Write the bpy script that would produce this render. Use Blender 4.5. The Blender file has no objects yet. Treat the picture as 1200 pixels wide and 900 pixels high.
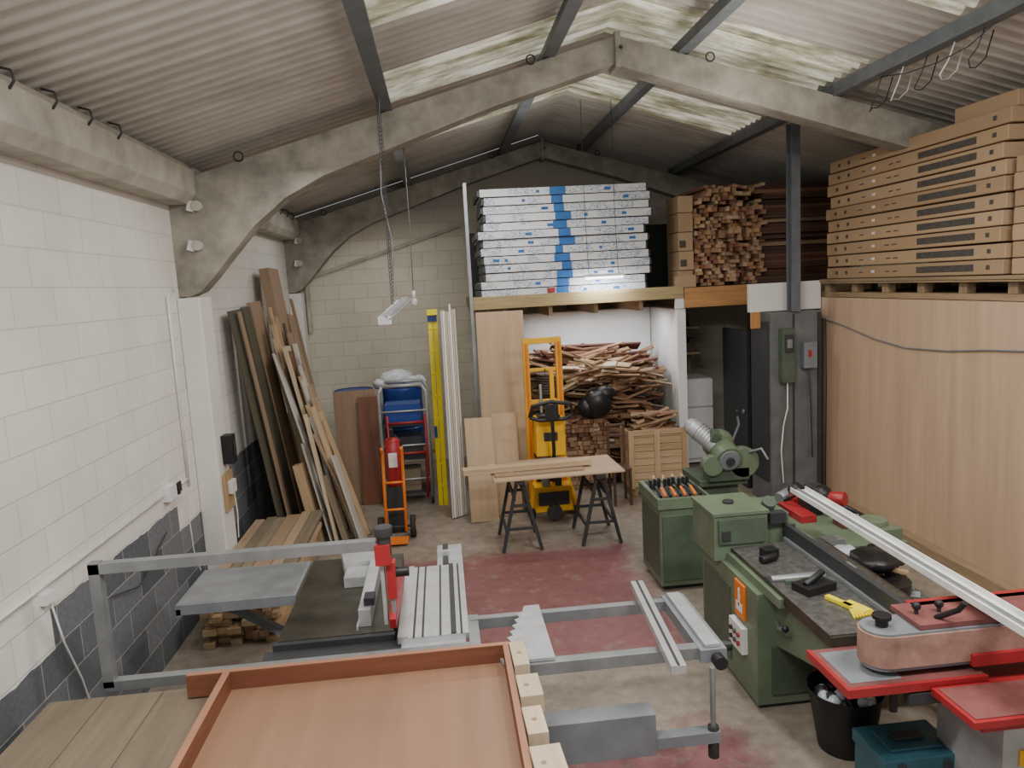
import bpy, math, random, bmesh
from mathutils import Vector, Matrix, Euler
random.seed(7)
V=Vector
# ------------------------------------------------------------ builder
class B:
    def __init__(s,name):
        s.name=name; s.v=[]; s.f=[]; s.m=[]; s.uv=[]; s.r=[]; s.sm=[]; s.mats=[]
    def mi(s,mat):
        if mat not in s.mats: s.mats.append(mat)
        return s.mats.index(mat)
    def face(s,idx,mat,uv,rnd,sm=False):
        s.f.append(idx); s.m.append(s.mi(mat)); s.uv.append(uv); s.r.append(rnd); s.sm.append(sm)
    def obox(s,c,size,R,mat,rnd=None,taper=1.0):
        rnd=random.random() if rnd is None else rnd
        c=V(c); h=[q/2 for q in size]; b=len(s.v)
        loc=[]
        for k in (-1,1):
            t=taper if k>0 else 1.0
            for j in (-1,1):
                for i in (-1,1):
                    p=V((i*h[0]*t,j*h[1]*t,k*h[2])); loc.append(p); s.v.append(c+(R@p if R else p))
        F=[(0,2,3,1),(4,5,7,6),(0,1,5,4),(2,6,7,3),(0,4,6,2),(1,3,7,5)]
        ax=[2,2,1,1,0,0]; o1=random.random()*7; o2=random.random()*7
        for f,a in zip(F,ax):
            oth=[q for q in range(3) if q!=a]
            if size[oth[0]]<size[oth[1]]: oth.reverse()
            uv=[(loc[q][oth[0]]+o1,loc[q][oth[1]]+o2) for q in f]
            s.face([b+q for q in f],mat,uv,rnd)
    def box(s,x0,x1,y0,y1,z0,z1,mat,rot=None,rnd=None,taper=1.0):
        R=Euler(rot).to_matrix() if rot else None
        s.obox(((x0+x1)/2,(y0+y1)/2,(z0+z1)/2),(abs(x1-x0),abs(y1-y0),abs(z1-z0)),R,mat,rnd,taper)
    def beam(s,p1,p2,w,h,mat,side=None,rnd=None):
        p1=V(p1);p2=V(p2);d=p2-p1;L=d.length;x=d.normalized()
        if side is None: side=V((0,0,1)).cross(x) if abs(x.z)<.95 else V((1,0,0))
        side=V(side); y=(side-x*side.dot(x)).normalized(); z=x.cross(y)
        s.obox((p1+p2)/2,(L,w,h),Matrix((x,y,z)).transposed(),mat,rnd)
    def cyl(s,p1,p2,r,mat,r2=None,n=16,caps=True,sm=True):
        p1=V(p1);p2=V(p2);r2=r if r2 is None else r2
        x=(p2-p1).normalized(); a=x.orthogonal().normalized(); c=x.cross(a); b=len(s.v); rnd=random.random()
        L=(p2-p1).length
        for P,rr in ((p1,r),(p2,r2)):
            for i in range(n):
                t=2*math.pi*i/n; s.v.append(P+a*rr*math.cos(t)+c*rr*math.sin(t))
        for i in range(n):
            j=(i+1)%n
            s.face([b+i,b+j,b+n+j,b+n+i],mat,[(0,i/n),(0,(i+1)/n),(L,(i+1)/n),(L,i/n)],rnd,sm)
        if caps:
            s.face([b+i for i in range(n)][::-1],mat,[(0,0)]*n,rnd); s.face([b+n+i for i in range(n)],mat,[(0,0)]*n,rnd)
    def tube(s,pts,r,mat,n=8):
        pts=[V(p) for p in pts]; b=len(s.v); rnd=random.random(); a=None
        for k,p in enumerate(pts):
            d=(pts[min(k+1,len(pts)-1)]-pts[max(k-1,0)]).normalized()
            a=d.orthogonal().normalized() if a is None else (a-d*a.dot(d)).normalized()
            c=d.cross(a)
            for i in range(n):
                t=2*math.pi*i/n; s.v.append(p+a*r*math.cos(t)+c*r*math.sin(t))
        for k in range(len(pts)-1):
            for i in range(n):
                j=(i+1)%n; q=b+k*n
                s.face([q+i,q+j,q+n+j,q+n+i],mat,[(k,0),(k,1),(k+1,1),(k+1,0)],rnd,True)
        s.face([b+i for i in range(n)][::-1],mat,[(0,0)]*n,rnd); e=b+(len(pts)-1)*n
        s.face([e+i for i in range(n)],mat,[(0,0)]*n,rnd)
    def prism(s,poly,axis,a,b_,mat,rnd=None,sm=False):
        rnd=random.random() if rnd is None else rnd
        n=len(poly); b=len(s.v)
        for t in (a,b_):
            for p in poly:
                q=[p[0],p[1]]; q.insert(axis,t); s.v.append(V(q))
        s.face([b+i for i in range(n)][::-1],mat,[tuple(poly[i]) for i in range(n)][::-1],rnd)
        s.face([b+n+i for i in range(n)],mat,[tuple(poly[i]) for i in range(n)],rnd)
        for i in range(n):
            j=(i+1)%n
            s.face([b+i,b+j,b+n+j,b+n+i],mat,[(a,poly[i][0]),(a,poly[j][0]),(b_,poly[j][0]),(b_,poly[i][0])],rnd,sm)
    def ball(s,c,r,mat,sc=(1,1,1),n=14,m=8,jit=0):
        c=V(c); b=len(s.v); rnd=random.random()
        for k in range(m+1):
            ph=math.pi*k/m; pole=k in (0,m); qq=r*(1+random.uniform(-jit,jit))
            for i in range(n):
                t=2*math.pi*i/n; q=qq if pole else r*(1+random.uniform(-jit,jit))
                s.v.append(c+V((math.sin(ph)*math.cos(t)*sc[0],math.sin(ph)*math.sin(t)*sc[1],math.cos(ph)*sc[2]))*q)
        for k in range(m):
            for i in range(n):
                j=(i+1)%n; q=b+k*n
                s.face([q+i,q+n+i,q+n+j,q+j],mat,[(i/n,k/m)]*4,rnd,True)
    def done(s,bevel=0,seg=2,merge=False):
        me=bpy.data.meshes.new(s.name)
        mn=V((min(p[i] for p in s.v) for i in range(3))); mx=V((max(p[i] for p in s.v) for i in range(3)))
        o=V(((mn.x+mx.x)/2,(mn.y+mx.y)/2,mn.z))
        me.from_pydata([p-o for p in s.v],[],s.f)
        for m in s.mats: me.materials.append(m)
        me.polygons.foreach_set('material_index',s.m); me.polygons.foreach_set('use_smooth',s.sm)
        uv=me.uv_layers.new(name='UVMap'); fl=[c for f in s.uv for p in f for c in p]
        uv.data.foreach_set('uv',fl)
        at=me.attributes.new('rnd','FLOAT','FACE'); at.data.foreach_set('value',s.r)
        me.validate(); me.update()
        bm=bmesh.new(); bm.from_mesh(me)
        if merge: bmesh.ops.remove_doubles(bm,verts=bm.verts,dist=.0005)
        else: bmesh.ops.recalc_face_normals(bm,faces=bm.faces)
        bm.to_mesh(me); bm.free()
        ob=bpy.data.objects.new(s.name,me); ob.location=o; bpy.context.collection.objects.link(ob)
        if bevel:
            md=ob.modifiers.new('bevel','BEVEL'); md.width=bevel; md.segments=seg; md.limit_method='ANGLE'; md.angle_limit=.7
            md.harden_normals=False
        return ob
# ------------------------------------------------------------ materials
def nm(name):
    m=bpy.data.materials.new(name); m.use_nodes=True; nt=m.node_tree; b=nt.nodes['Principled BSDF']; return m,nt,b
def N(nt,t,**k):
    n=nt.nodes.new(t)
    for a,b in k.items(): setattr(n,a,b)
    return n
def ramp(nt,fac,stops):
    r=N(nt,'ShaderNodeValToRGB'); e=r.color_ramp.elements
    while len(e)<len(stops): e.new(.5)
    for q,(p,c) in zip(e,stops): q.position=p; q.color=(*c,1)
    nt.links.new(fac,r.inputs[0]); return r.outputs[0]
def mixc(nt,fac,a,b,mode='MIX'):
    m=N(nt,'ShaderNodeMix',data_type='RGBA',blend_type=mode)
    for i,x in ((0,fac),(6,a),(7,b)):
        if isinstance(x,(int,float)): m.inputs[i].default_value=x
        elif isinstance(x,tuple): m.inputs[i].default_value=(*x,1)
        else: nt.links.new(x,m.inputs[i])
    return m.outputs[2]
def mth(nt,op,a,b=None):
    m=N(nt,'ShaderNodeMath',operation=op)
    for i,x in enumerate((a,b)):
        if x is None: continue
        if isinstance(x,(int,float)): m.inputs[i].default_value=x
        else: nt.links.new(x,m.inputs[i])
    return m.outputs[0]
def noise(nt,vec,scale,detail=4,rough=.6):
    n=N(nt,'ShaderNodeTexNoise'); n.inputs['Scale'].default_value=scale; n.inputs['Detail'].default_value=detail; n.inputs['Roughness'].default_value=rough
    if vec is not None: nt.links.new(vec,n.inputs['Vector'])
    return n.outputs[0]
def bump(nt,b,h,st,dist=.01):
    n=N(nt,'ShaderNodeBump'); n.inputs['Strength'].default_value=st; n.inputs['Distance'].default_value=dist
    nt.links.new(h,n.inputs['Height']); nt.links.new(n.outputs[0],b.inputs['Normal'])
def pos(nt): return N(nt,'ShaderNodeNewGeometry').outputs['Position']
def sc(c,k): return tuple(min(1,x*k) for x in c)
def plain(name,col,rough=.5,metal=0,var=.15,scale=6,bmp=0,em=0):
    m,nt,b=nm(name); f=noise(nt,pos(nt),scale,5)
    c=ramp(nt,f,[(.3,sc(col,1-var)),(.7,sc(col,1+var))])
    nt.links.new(c,b.inputs['Base Color']); b.inputs['Roughness'].default_value=rough; b.inputs['Metallic'].default_value=metal
    if bmp: bump(nt,b,noise(nt,pos(nt),scale*6,5),bmp,.005)
    if em: b.inputs['Emission Color'].default_value=(*col,1); b.inputs['Emission Strength'].default_value=em
    return m
def wood(name,cols,rough=.6,fx=1.2,fy=22,var=.35):
    m,nt,b=nm(name)
    a=N(nt,'ShaderNodeAttribute',attribute_name='rnd').outputs['Fac']
    uvn=N(nt,'ShaderNodeUVMap'); mp=N(nt,'ShaderNodeMapping'); mp.inputs['Scale'].default_value=(fx,fy,1)
    nt.links.new(uvn.outputs[0],mp.inputs[0])
    g=noise(nt,mp.outputs[0],1.0,6,.65)
    base=ramp(nt,a,[(i/max(1,len(cols)-1),c) for i,c in enumerate(cols)]) if len(cols)>1 else ramp(nt,a,[(0,cols[0]),(1,cols[0])])
    gr=ramp(nt,g,[(.3,(1-var,)*3),(.7,(1,1,1))])
    c=mixc(nt,1.0,base,gr,'MULTIPLY')
    nt.links.new(c,b.inputs['Base Color']); b.inputs['Roughness'].default_value=rough
    bump(nt,b,g,.12,.003)
    return m
def block(name,ua,grey_below,c1,c2,mort,top=None):
    m,nt,b=nm(name); sp=N(nt,'ShaderNodeSeparateXYZ'); P=pos(nt); nt.links.new(P,sp.inputs[0])
    cb=N(nt,'ShaderNodeCombineXYZ'); nt.links.new(sp.outputs[ua],cb.inputs[0]); nt.links.new(sp.outputs[2],cb.inputs[1])
    def brick(a1,a2,mo):
        t=N(nt,'ShaderNodeTexBrick'); t.inputs['Scale'].default_value=1; t.inputs['Brick Width'].default_value=.45; t.inputs['Row Height'].default_value=.225
        t.inputs['Mortar Size'].default_value=.006; t.inputs['Mortar Smooth'].default_value=.5
        t.inputs['Color1'].default_value=(*a1,1); t.inputs['Color2'].default_value=(*a2,1); t.inputs['Mortar'].default_value=(*mo,1)
        nt.links.new(cb.outputs[0],t.inputs['Vector']); return t
    t=brick(c1,c2,mort); n1=noise(nt,P,1.2,5); n2=noise(nt,P,30,5)
    col=mixc(nt,1.0,t.outputs[0],ramp(nt,n1,[(.3,(.86,.85,.83)),(.65,(1,1,1))]),'MULTIPLY')
    if grey_below:
        t2=brick((.10,.11,.125),(.22,.23,.25),(.40,.39,.37))
        g=mixc(nt,1.0,t2.outputs[0],ramp(nt,n2,[(.3,(.7,.7,.7)),(.7,(1,1,1))]),'MULTIPLY')
        zz=mth(nt,'ADD',sp.outputs[2],mth(nt,'MULTIPLY',mth(nt,'SUBTRACT',noise(nt,P,6,4),.5),.06))
        st=mth(nt,'MULTIPLY',mth(nt,'GREATER_THAN',mth(nt,'SINE',mth(nt,'MULTIPLY',sp.outputs[1],2.1)),.55),.225)
        f=mth(nt,'LESS_THAN',mth(nt,'ADD',zz,st),grey_below); col=mixc(nt,f,col,g)
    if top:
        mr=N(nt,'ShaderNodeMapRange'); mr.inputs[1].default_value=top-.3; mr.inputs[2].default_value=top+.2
        nt.links.new(sp.outputs[2],mr.inputs[0]); col=mixc(nt,mr.outputs[0],col,(.30,.27,.23))  # darker towards the gable top: light fall-off painted into the wall colour
    nt.links.new(col,b.inputs['Base Color']); b.inputs['Roughness'].default_value=.85
    h=mth(nt,'ADD',mth(nt,'MULTIPLY',t.outputs['Fac'],-1),mth(nt,'MULTIPLY',n2,.5)); bump(nt,b,h,.45,.01)
    return m
M={}
M['wallL']=block('painted_block_left',1,1.115,(.86,.84,.79),(.81,.79,.74),(.72,.70,.65))
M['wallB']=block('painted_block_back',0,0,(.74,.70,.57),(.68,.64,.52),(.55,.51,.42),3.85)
M['white']=plain('white_paint',(.78,.765,.72),.6,var=.06,scale=2)
M['whitecol']=plain('white_gloss',(.78,.78,.77),.35,var=.04)
M['conc']=plain('concrete',(.31,.29,.24),.9,var=.35,scale=4,bmp=.5)
M['concl']=plain('concrete_paint',(.46,.435,.37),.9,var=.28,scale=3,bmp=.4)
def roofm():
    m,nt,b=nm('fibre_cement'); P=pos(nt); mp=N(nt,'ShaderNodeMapping'); mp.inputs['Scale'].default_value=(.6,2.0,1); nt.links.new(P,mp.inputs[0])
    a=noise(nt,mp.outputs[0],2,7,.65); c=ramp(nt,a,[(.25,(.36,.325,.28)),(.5,(.48,.445,.395)),(.72,(.58,.55,.49))])
    nt.links.new(c,b.inputs['Base Color']); b.inputs['Roughness'].default_value=.95; bump(nt,b,noise(nt,P,30,4),.3,.004); return m
M['roof']=roofm()
M['steel']=plain('grey_steel_paint',(.15,.165,.18),.5,metal=.3,var=.2)
M['encl']=plain('enclosure_grey',(.15,.155,.16),.5,metal=.2,var=.2)
M['dark']=plain('dark_grey',(.035,.037,.04),.5)
M['black']=plain('black_plastic',(.012,.012,.013),.45)
M['castiron']=plain('cast_iron',(.075,.07,.052),.36,metal=.6,var=.35,scale=5)
M['bedtop']=plain('machined_iron',(.17,.165,.155),.4,metal=.6,var=.4,scale=25)
M['alu']=plain('aluminium',(.60,.61,.62),.35,metal=.6,var=.1,scale=8)
M['alu2']=plain('aluminium_matt',(.46,.47,.48),.45,metal=.4,var=.15,scale=8)
M['greyp']=plain('grey_machine_paint',(.20,.215,.23),.45,var=.15)
M['galv']=plain('galvanised',(.28,.295,.305),.4,metal=.5,var=.18)
M['green']=plain('machine_green',(.135,.18,.115),.42,var=.16,scale=5)
M['greend']=plain('machine_green_dark',(.08,.11,.075),.45,var=.2)
M['red']=plain('red_paint',(.36,.022,.027),.4,var=.15)
M['pinkred']=plain('faded_red_paint',(.20,.07,.065),.5,var=.3)
M['orange']=plain('orange_paint',(.78,.20,.02),.45)
M['yellow']=plain('yellow_paint',(.86,.47,.015),.42,var=.1)
M['lyellow']=plain('ladder_yellow',(.90,.74,.01),.4,var=.06)
M['blue']=plain('drum_blue',(.02,.06,.28),.35)
M['teal']=plain('toolbox_teal',(.03,.11,.14),.45)
M['bluep']=plain('print_blue',(.02,.13,.40),.6)
M['belt']=plain('sanding_belt',(.34,.20,.155),.9,var=.3,scale=9)
M['plastic']=plain('clear_bag',(.70,.75,.80),.25,var=.2,scale=20)
M['bag']=plain('black_bag',(.015,.015,.017),.35,bmp=.6,scale=8)
M['wicker']=plain('wicker',(.10,.07,.05),.8,var=.5,scale=60)
M['rubber']=plain('rubber',(.02,.02,.02),.8)
M['lampw']=plain('lamp_white',(.78,.78,.76),.4)
M['print']=plain('box_print',(.075,.065,.055),.8,var=.3,scale=30)
M['ply']=wood('plywood_far',[(.56,.40,.25),(.62,.45,.29)],.6,.8,9,.25)
M['plyR']=wood('plywood_partition',[(.66,.46,.31),(.66,.46,.31)],.55,.5,7,.25)
M['pine']=wood('pine',[(.58,.40,.22),(.64,.47,.29),(.50,.33,.17)],.6,1.5,25,.35)
M['cream']=wood('pale_softwood',[(.70,.57,.39),(.62,.50,.34)],.6,1.5,25,.3)
M['fascia']=wood('fascia_timber',[(.54,.42,.20),(.46,.35,.17)],.6,1.5,20,.45)
M['opine']=wood('orange_timber',[(.60,.27,.09),(.60,.30,.11)],.5,1.5,15,.35)
M['mdf']=wood('sapele_board',[(.315,.175,.108),(.315,.175,.108)],.42,.5,7,.2)
M['sap']=wood('sapele_solid',[(.22,.08,.042),(.22,.08,.042)],.5,1.2,18,.4)
M['sapedge']=wood('sapele_edge',[(.42,.20,.12),(.42,.20,.12)],.5,1.2,18,.3)
M['olive']=wood('olive_board',[(.13,.115,.075),(.10,.09,.06)],.6,1,14,.3)
M['tan']=wood('tan_board',[(.38,.26,.165),(.46,.33,.22),(.32,.20,.12)],.6,1,18,.3)
M['pale']=wood('pale_board',[(.62,.60,.56),(.54,.50,.44)],.6,1,14,.2)
M['grdeck']=wood('worn_bench',[(.25,.20,.13),(.33,.26,.175)],.75,1,12,.45)
M['btop']=wood('grimy_bench_top',[(.21,.165,.115),(.26,.205,.145)],.75,1,10,.4)
M['pile']=wood('offcut_mix',[(.13,.04,.025),(.44,.28,.15),(.22,.085,.05),(.54,.38,.22),(.30,.14,.075),(.46,.32,.19),(.64,.52,.37)],.7,1.5,25,.4)
M['ends']=wood('timber_ends',[(.32,.13,.07),(.56,.36,.19),(.20,.07,.045),(.50,.28,.15),(.62,.47,.30),(.38,.17,.10)],.75,9,9,.35)
M['darkpl']=wood('dark_planks',[(.09,.045,.03),(.16,.08,.055),(.12,.055,.045)],.7,1,20,.4)
M['card']=wood('cardboard',[(.42,.28,.16),(.50,.345,.205),(.37,.245,.14)],.8,.6,3,.15)
M['palw']=wood('pallet_wood',[(.44,.31,.18),(.34,.24,.14)],.8,1.5,20,.4)
def wrap():
    m,nt,b=nm('white_wrap_print'); uv=N(nt,'ShaderNodeUVMap'); mp=N(nt,'ShaderNodeMapping'); mp.inputs['Scale'].default_value=(14,26,1)
    nt.links.new(uv.outputs[0],mp.inputs[0]); n=noise(nt,mp.outputs[0],1,3,.7); n2=noise(nt,uv.outputs[0],2.2,1)
    f=mth(nt,'MULTIPLY',mth(nt,'LESS_THAN',mth(nt,'ABSOLUTE',mth(nt,'SUBTRACT',n,.5)),.022),mth(nt,'GREATER_THAN',n2,.47))
    c=mixc(nt,f,(.66,.67,.68),(.10,.18,.34)); nt.links.new(c,b.inputs['Base Color']); b.inputs['Roughness'].default_value=.4; return m
M['wrap']=wrap()
def floorm():
    m,nt,b=nm('worn_painted_floor'); P=pos(nt); n1=noise(nt,P,1.3,8,.65); n2=noise(nt,P,9,8,.7); n3=noise(nt,P,3,4)
    sp=N(nt,'ShaderNodeSeparateXYZ'); nt.links.new(P,sp.inputs[0])
    conc=ramp(nt,n2,[(.25,(.22,.185,.145)),(.5,(.31,.265,.215)),(.75,(.41,.36,.30))])
    conc=mixc(nt,1.0,conc,ramp(nt,n1,[(.35,(.70,.68,.65)),(.6,(1,1,1))]),'MULTIPLY')
    red=ramp(nt,n2,[(.3,(.18,.055,.062)),(.7,(.25,.09,.095))])
    w=mth(nt,'MULTIPLY',mth(nt,'SUBTRACT',n1,.5),1.0); x=mth(nt,'ADD',sp.outputs[0],w); y=mth(nt,'ADD',sp.outputs[1],mth(nt,'MULTIPLY',mth(nt,'SUBTRACT',n3,.5),.6))
    def st(v,a,bb):
        r=N(nt,'ShaderNodeMapRange'); r.inputs[1].default_value=a; r.inputs[2].default_value=bb; nt.links.new(v,r.inputs[0]); return r.outputs[0]
    def rect(x0,x1,y0,y1,e=.12):
        return mth(nt,'MULTIPLY',mth(nt,'MULTIPLY',st(x,x0-e,x0+e),st(x,x1+e,x1-e)),mth(nt,'MULTIPLY',st(y,y0-e,y0+e),st(y,y1+e,y1-e)))
    f=mth(nt,'MAXIMUM',rect(-1.0,1.75,5.15,7.45),rect(-1.2,1.7,2.2,4.2))
    f=mth(nt,'MULTIPLY',f,ramp(nt,noise(nt,P,5,9,.75),[(.34,(.35,)*3),(.46,(.9,)*3)]))
    c=mixc(nt,f,conc,red)
    sp2=ramp(nt,noise(nt,P,45,3,.8),[(.66,(0,0,0)),(.70,(1,1,1))]); c=mixc(nt,mth(nt,'MULTIPLY',sp2,.4),c,(.5,.42,.32))
    nt.links.new(c,b.inputs['Base Color'])
    b.inputs['Roughness'].default_value=.5; bump(nt,b,n2,.2,.005); return m
M['floor']=floorm()
def skym():
    m,nt,b=nm('translucent_rooflight'); P=pos(nt); mp=N(nt,'ShaderNodeMapping'); mp.inputs['Scale'].default_value=(.35,4,1); nt.links.new(P,mp.inputs[0])
    n=noise(nt,mp.outputs[0],2.4,8,.7); n2=noise(nt,P,1.7,3)
    c=ramp(nt,n,[(.32,(.12,.12,.07)),(.46,(.42,.40,.29)),(.58,(.82,.80,.70))])
    c=mixc(nt,1,c,ramp(nt,n2,[(.35,(.55,.53,.45)),(.6,(1,1,1))]),'MULTIPLY')
    nt.links.new(c,b.inputs['Base Color']); nt.links.new(c,b.inputs['Emission Color']); b.inputs['Emission Strength'].default_value=.5; return m
M['sky']=skym()
M['tubeon']=plain('lit_tube',(1,1,.97),.4,em=6)
# ------------------------------------------------------------ shell
XL,XR,YB,YF,RX=-2.3,5.78,12.0,-.5,1.74
o=B('floor'); o.box(XL-.2,XR+.2,YF,YB+.2,-.1,0,M['floor']); o.done()
o=B('wall_left'); o.box(XL-.2,XL,YF,YB+.2,0,4.0,M['wallL']); o.done()
o=B('wall_right'); o.box(XR,XR+.2,YF,YB+.2,0,4.0,M['wallB']); o.done()
def rz(x,base=5.12): return base-.283*abs(x-RX)
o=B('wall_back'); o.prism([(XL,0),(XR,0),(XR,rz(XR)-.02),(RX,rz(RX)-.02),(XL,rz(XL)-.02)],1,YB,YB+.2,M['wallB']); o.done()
skyl=[(4.3,5.3),(6.4,7.35),(8.55,9.55)]
o=B('ceiling'); sk=B('window_1')
xs=[-2.6,-1.4,-.4,.6,RX,2.9,3.85,4.9,6.05]; per=.146; ny=int((YB-YF+.2)/per*8)
ys=[YF+i*per/8 for i in range(ny+1)]
def wv(y): return .024*math.cos(2*math.pi*(y-YF)/per)
for a,b_ in zip(xs[:-1],xs[1:]):
    for k in range(ny):
        y0,y1=ys[k],ys[k+1]; mid=(a+b_)/2
        issky=(-.4<mid<3.85) and any(p<=(y0+y1)/2<=q for p,q in skyl)
        t=sk if issky else o; n=len(t.v)
        t.v+= [V((a,y0,rz(a)+.03+wv(y0))),V((b_,y0,rz(b_)+.03+wv(y0))),V((b_,y1,rz(b_)+.03+wv(y1))),V((a,y1,rz(a)+.03+wv(y1)))]
        t.face([n,n+3,n+2,n+1],M['sky'] if issky else M['roof'],[(0,0)]*4,.5,True)
o.done(merge=True); sk.done(merge=True)
for i,x in enumerate([-.36,1.12,2.36,3.84]):
    o=B('roof_purlin'); z=4.965-.283*abs(x-RX)
    o.box(x-.03,x+.03,YF,YB-.01,z+.012,z+.125,M['steel']); o.box(x-.06,x+.06,YF,YB-.01,z,z+.015,M['steel']); o.done(.004,1)
def portal(y0,y1,right_haunch,name,mat):
    o=B(name)
    top=[(XL,3.82),(-.49,4.33),(RX,4.96)]
    bot=[(RX,4.72),(.6,4.38),(-.49,4.0),(-.95,3.84),(-1.3,3.66),(-1.58,3.44),(-1.82,3.18),(-1.98,3.0),(-2.1,2.88),(-2.2,2.84),(XL,2.84)]
    o.prism([(-2.3,3.82)]+top[1:]+bot,1,y0,y1,mat)
    if right_haunch: o.prism([(2*RX-x,z) for x,z in [(-2.3,3.82)]+top[1:]+bot],1,y0,y1,mat)
    else: o.prism([(RX,4.96),(XR,3.82),(XR,3.48),(4.6,3.86),(RX,4.70)],1,y0,y1,mat)
    o.box(RX-.02,RX+.03,y0-.03,y1+.02,4.68,4.99,mat)
    for x in (-1.66,.95,2.6,-2.1):
        z=4.96-.283*abs(x-RX)+.03
        o.tube([(x+.04*math.cos(t),y0-.02,z+.04*math.sin(t)) for t in [k*math.pi/6 for k in range(13)]],.008,M['dark'],6)
    o.cyl((RX+.03,y0-.03,4.85),(RX+.03,y0,4.85),.02,M['dark'])
    for x,z in ((-2.05,3.62),(-2.08,3.28)):
        o.cyl((x,y0-.07,z),(x,y0,z),.045,M['concl']); o.box(x-.08,x-.02,y0-.06,y0,z-.045,z+.045,M['lampw'],rot=(0,.3,0))
    return o.done(.012,2)
portal(6.88,7.1,False,'concrete_portal_frame',M['conc'])
portal(11.75,11.98,True,'concrete_portal_frame',M['conc'])
for y0,y1 in ((6.8,7.14),(11.7,11.98)):
    o=B('concrete_pillar'); o.box(XL+.001,-2.1,y0,y1,0,2.83,M['white']); o.done(.015)
for y0,y1 in ((YF,6.87),(7.12,11.7)):
    o=B('eave_beam'); o.prism([(XL,3.64),(-2.12,3.64),(-2.05,3.72),(-2.05,3.92),(-2.12,3.99),(XL,3.99)],1,y0,y1,M['concl'])
    for k in range(14):
        y=y0+.35+k*.42
        if y>y1-.1: break
        o.tube([(-2.1,y,4.0),(-2.03,y,3.98),(-2.02,y,3.93),(-2.05,y,3.89)],.008,M['dark'],6)
    o.done(.01,1)
o=B('trim_1'); o.beam((-2.05,11.96,3.05),(.4,11.96,3.75),.06,.05,M['concl']); o.beam((-2.05,11.96,3.05),(-2.05,11.96,2.2),.05,.05,M['concl']); o.done()
# ------------------------------------------------------------ partition and mezzanine
o=B('wall_partition_panel')
for y in (1.5,3.72,4.94,6.16,7.38): 
    y1=min(8.5,y+1.218); o.box(4.5,4.53,y,y1,0,2.44,M['plyR'],rnd=.5)
o.box(4.5,4.53,2.72,3.718,0,2.44,M['plyR'],rnd=.5)
o.done()
o=B('baseboard_right'); o.box(4.4,4.497,1.5,8.1,0.001,.14,M['palw']); o.done(.004)
o=B('mezzanine_deck'); o.box(.43,XR-.01,9.52,YB-.01,2.5,2.62,M['palw']); o.box(4.54,XR-.01,1.5,9.51,2.445,2.5,M['palw'])
for x in (.8,1.4,2.0,2.6,3.3,3.9,4.6): o.box(x,x+.05,9.55,YB-.3,2.36,2.5,M['palw'])
o.done()
o=B('trim_2'); o.box(.41,3.17,9.45,9.5,2.49,2.65,M['fascia']); o.box(3.18,4.1,9.46,9.5,2.36,2.62,M['opine']); o.box(3.06,3.175,9.46,9.51,2.355,2.489,M['whitecol']); o.done(.003)
o=B('wall_bulkhead'); o.box(3.62,4.49,8.42,8.5,2.31,2.64,M['white']); o.box(3.62,3.74,8.4,8.42,2.12,2.31,M['opine']); o.done(.003)
o=B('wall_recess_back'); o.box(.95,3.07,10.7,10.78,0,2.35,M['whitecol']); o.done(.003)
o=B('wall_recess_side'); o.box(3.08,3.2,9.48,10.78,0,2.35,M['whitecol']); o.done(.003)
o=B('mezzanine_post'); o.box(.38,.42,9.40,9.44,0,4.06,M['galv']); o.done()
o=B('steel_post'); o.box(4.0,4.1,8.14,8.16,2.31,4.4,M['steel']); o.box(4.0,4.1,8.26,8.28,2.31,4.4,M['steel']); o.box(4.04,4.06,8.16,8.26,2.31,4.4,M['steel']); o.done()
o=B('mezzanine_dark_sheet'); o.box(.5,XR-.02,11.6,11.65,2.63,3.6,M['dark']); o.done()  # dark sheet filling the gap behind the stacked loads
o=B('door_1'); o.box(3.82,3.86,9.0,9.8,0,2.05,M['dark']); o.cyl((3.80,9.1,1.0),(3.82,9.1,1.0),.03,M['galv']); o.box(3.86,4.5,9.0,9.06,0,2.3,M['black']); o.done()
o=B('electrical_enclosure'); o.box(3.77,4.38,8.2,8.75,0,2.3,M['encl']); o.box(3.75,3.77,8.25,8.7,.3,2.2,M['dark'])
o.box(4.03,4.05,8.185,8.2,.1,2.28,M['dark']); o.box(4.33,4.37,8.18,8.2,.1,2.28,M['dark'])
o.box(3.86,4.0,8.08,8.2,1.5,2.12,M['greend']); o.box(3.88,3.98,8.06,8.08,1.85,2.05,M['dark']); o.box(4.12,4.28,8.1,8.2,1.65,1.95,M['greyp'])
o.box(4.17,4.21,8.09,8.1,1.78,1.86,M['red']); o.box(3.9,3.96,8.055,8.06,1.9,2.0,M['galv'])
o.tube([(3.93,8.12,1.5),(3.92,8.1,1.2),(3.87,8.1,1.0),(3.85,8.12,.7),(3.89,8.15,.3)],.008,M['lampw']); o.tube([(4.2,8.15,1.65),(4.2,8.1,1.2),(4.22,8.1,.6)],.01,M['dark'])
o.done(.006)
o=B('white_fridge'); o.box(3.3,3.88,10.4,11.0,0.03,1.28,M['whitecol']); o.box(3.3,3.88,10.36,10.398,.1,.85,M['whitecol']); o.box(3.3,3.88,10.36,10.398,.87,1.27,M['whitecol'])
o.box(3.36,3.38,10.33,10.36,.6,.8,M['galv']); o.box(3.34,3.84,10.45,10.95,0,.03,M['black']); o.done(.01)
o=B('storage_shelf'); o.box(3.22,3.78,10.6,11.1,1.62,1.65,M['palw']); o.box(3.22,3.78,10.6,11.1,2.0,2.03,M['palw']); o.box(3.22,3.26,10.6,11.1,0.0,2.2,M['palw']); o.box(3.74,3.78,11.02,11.1,0,2.2,M['palw'])
for x in (3.3,3.42,3.55,3.64): o.box(x,x+.09,10.65,10.9,1.651,1.651+random.uniform(.12,.28),M[random.choice(['dark','card','wicker'])])
o.done()
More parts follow.
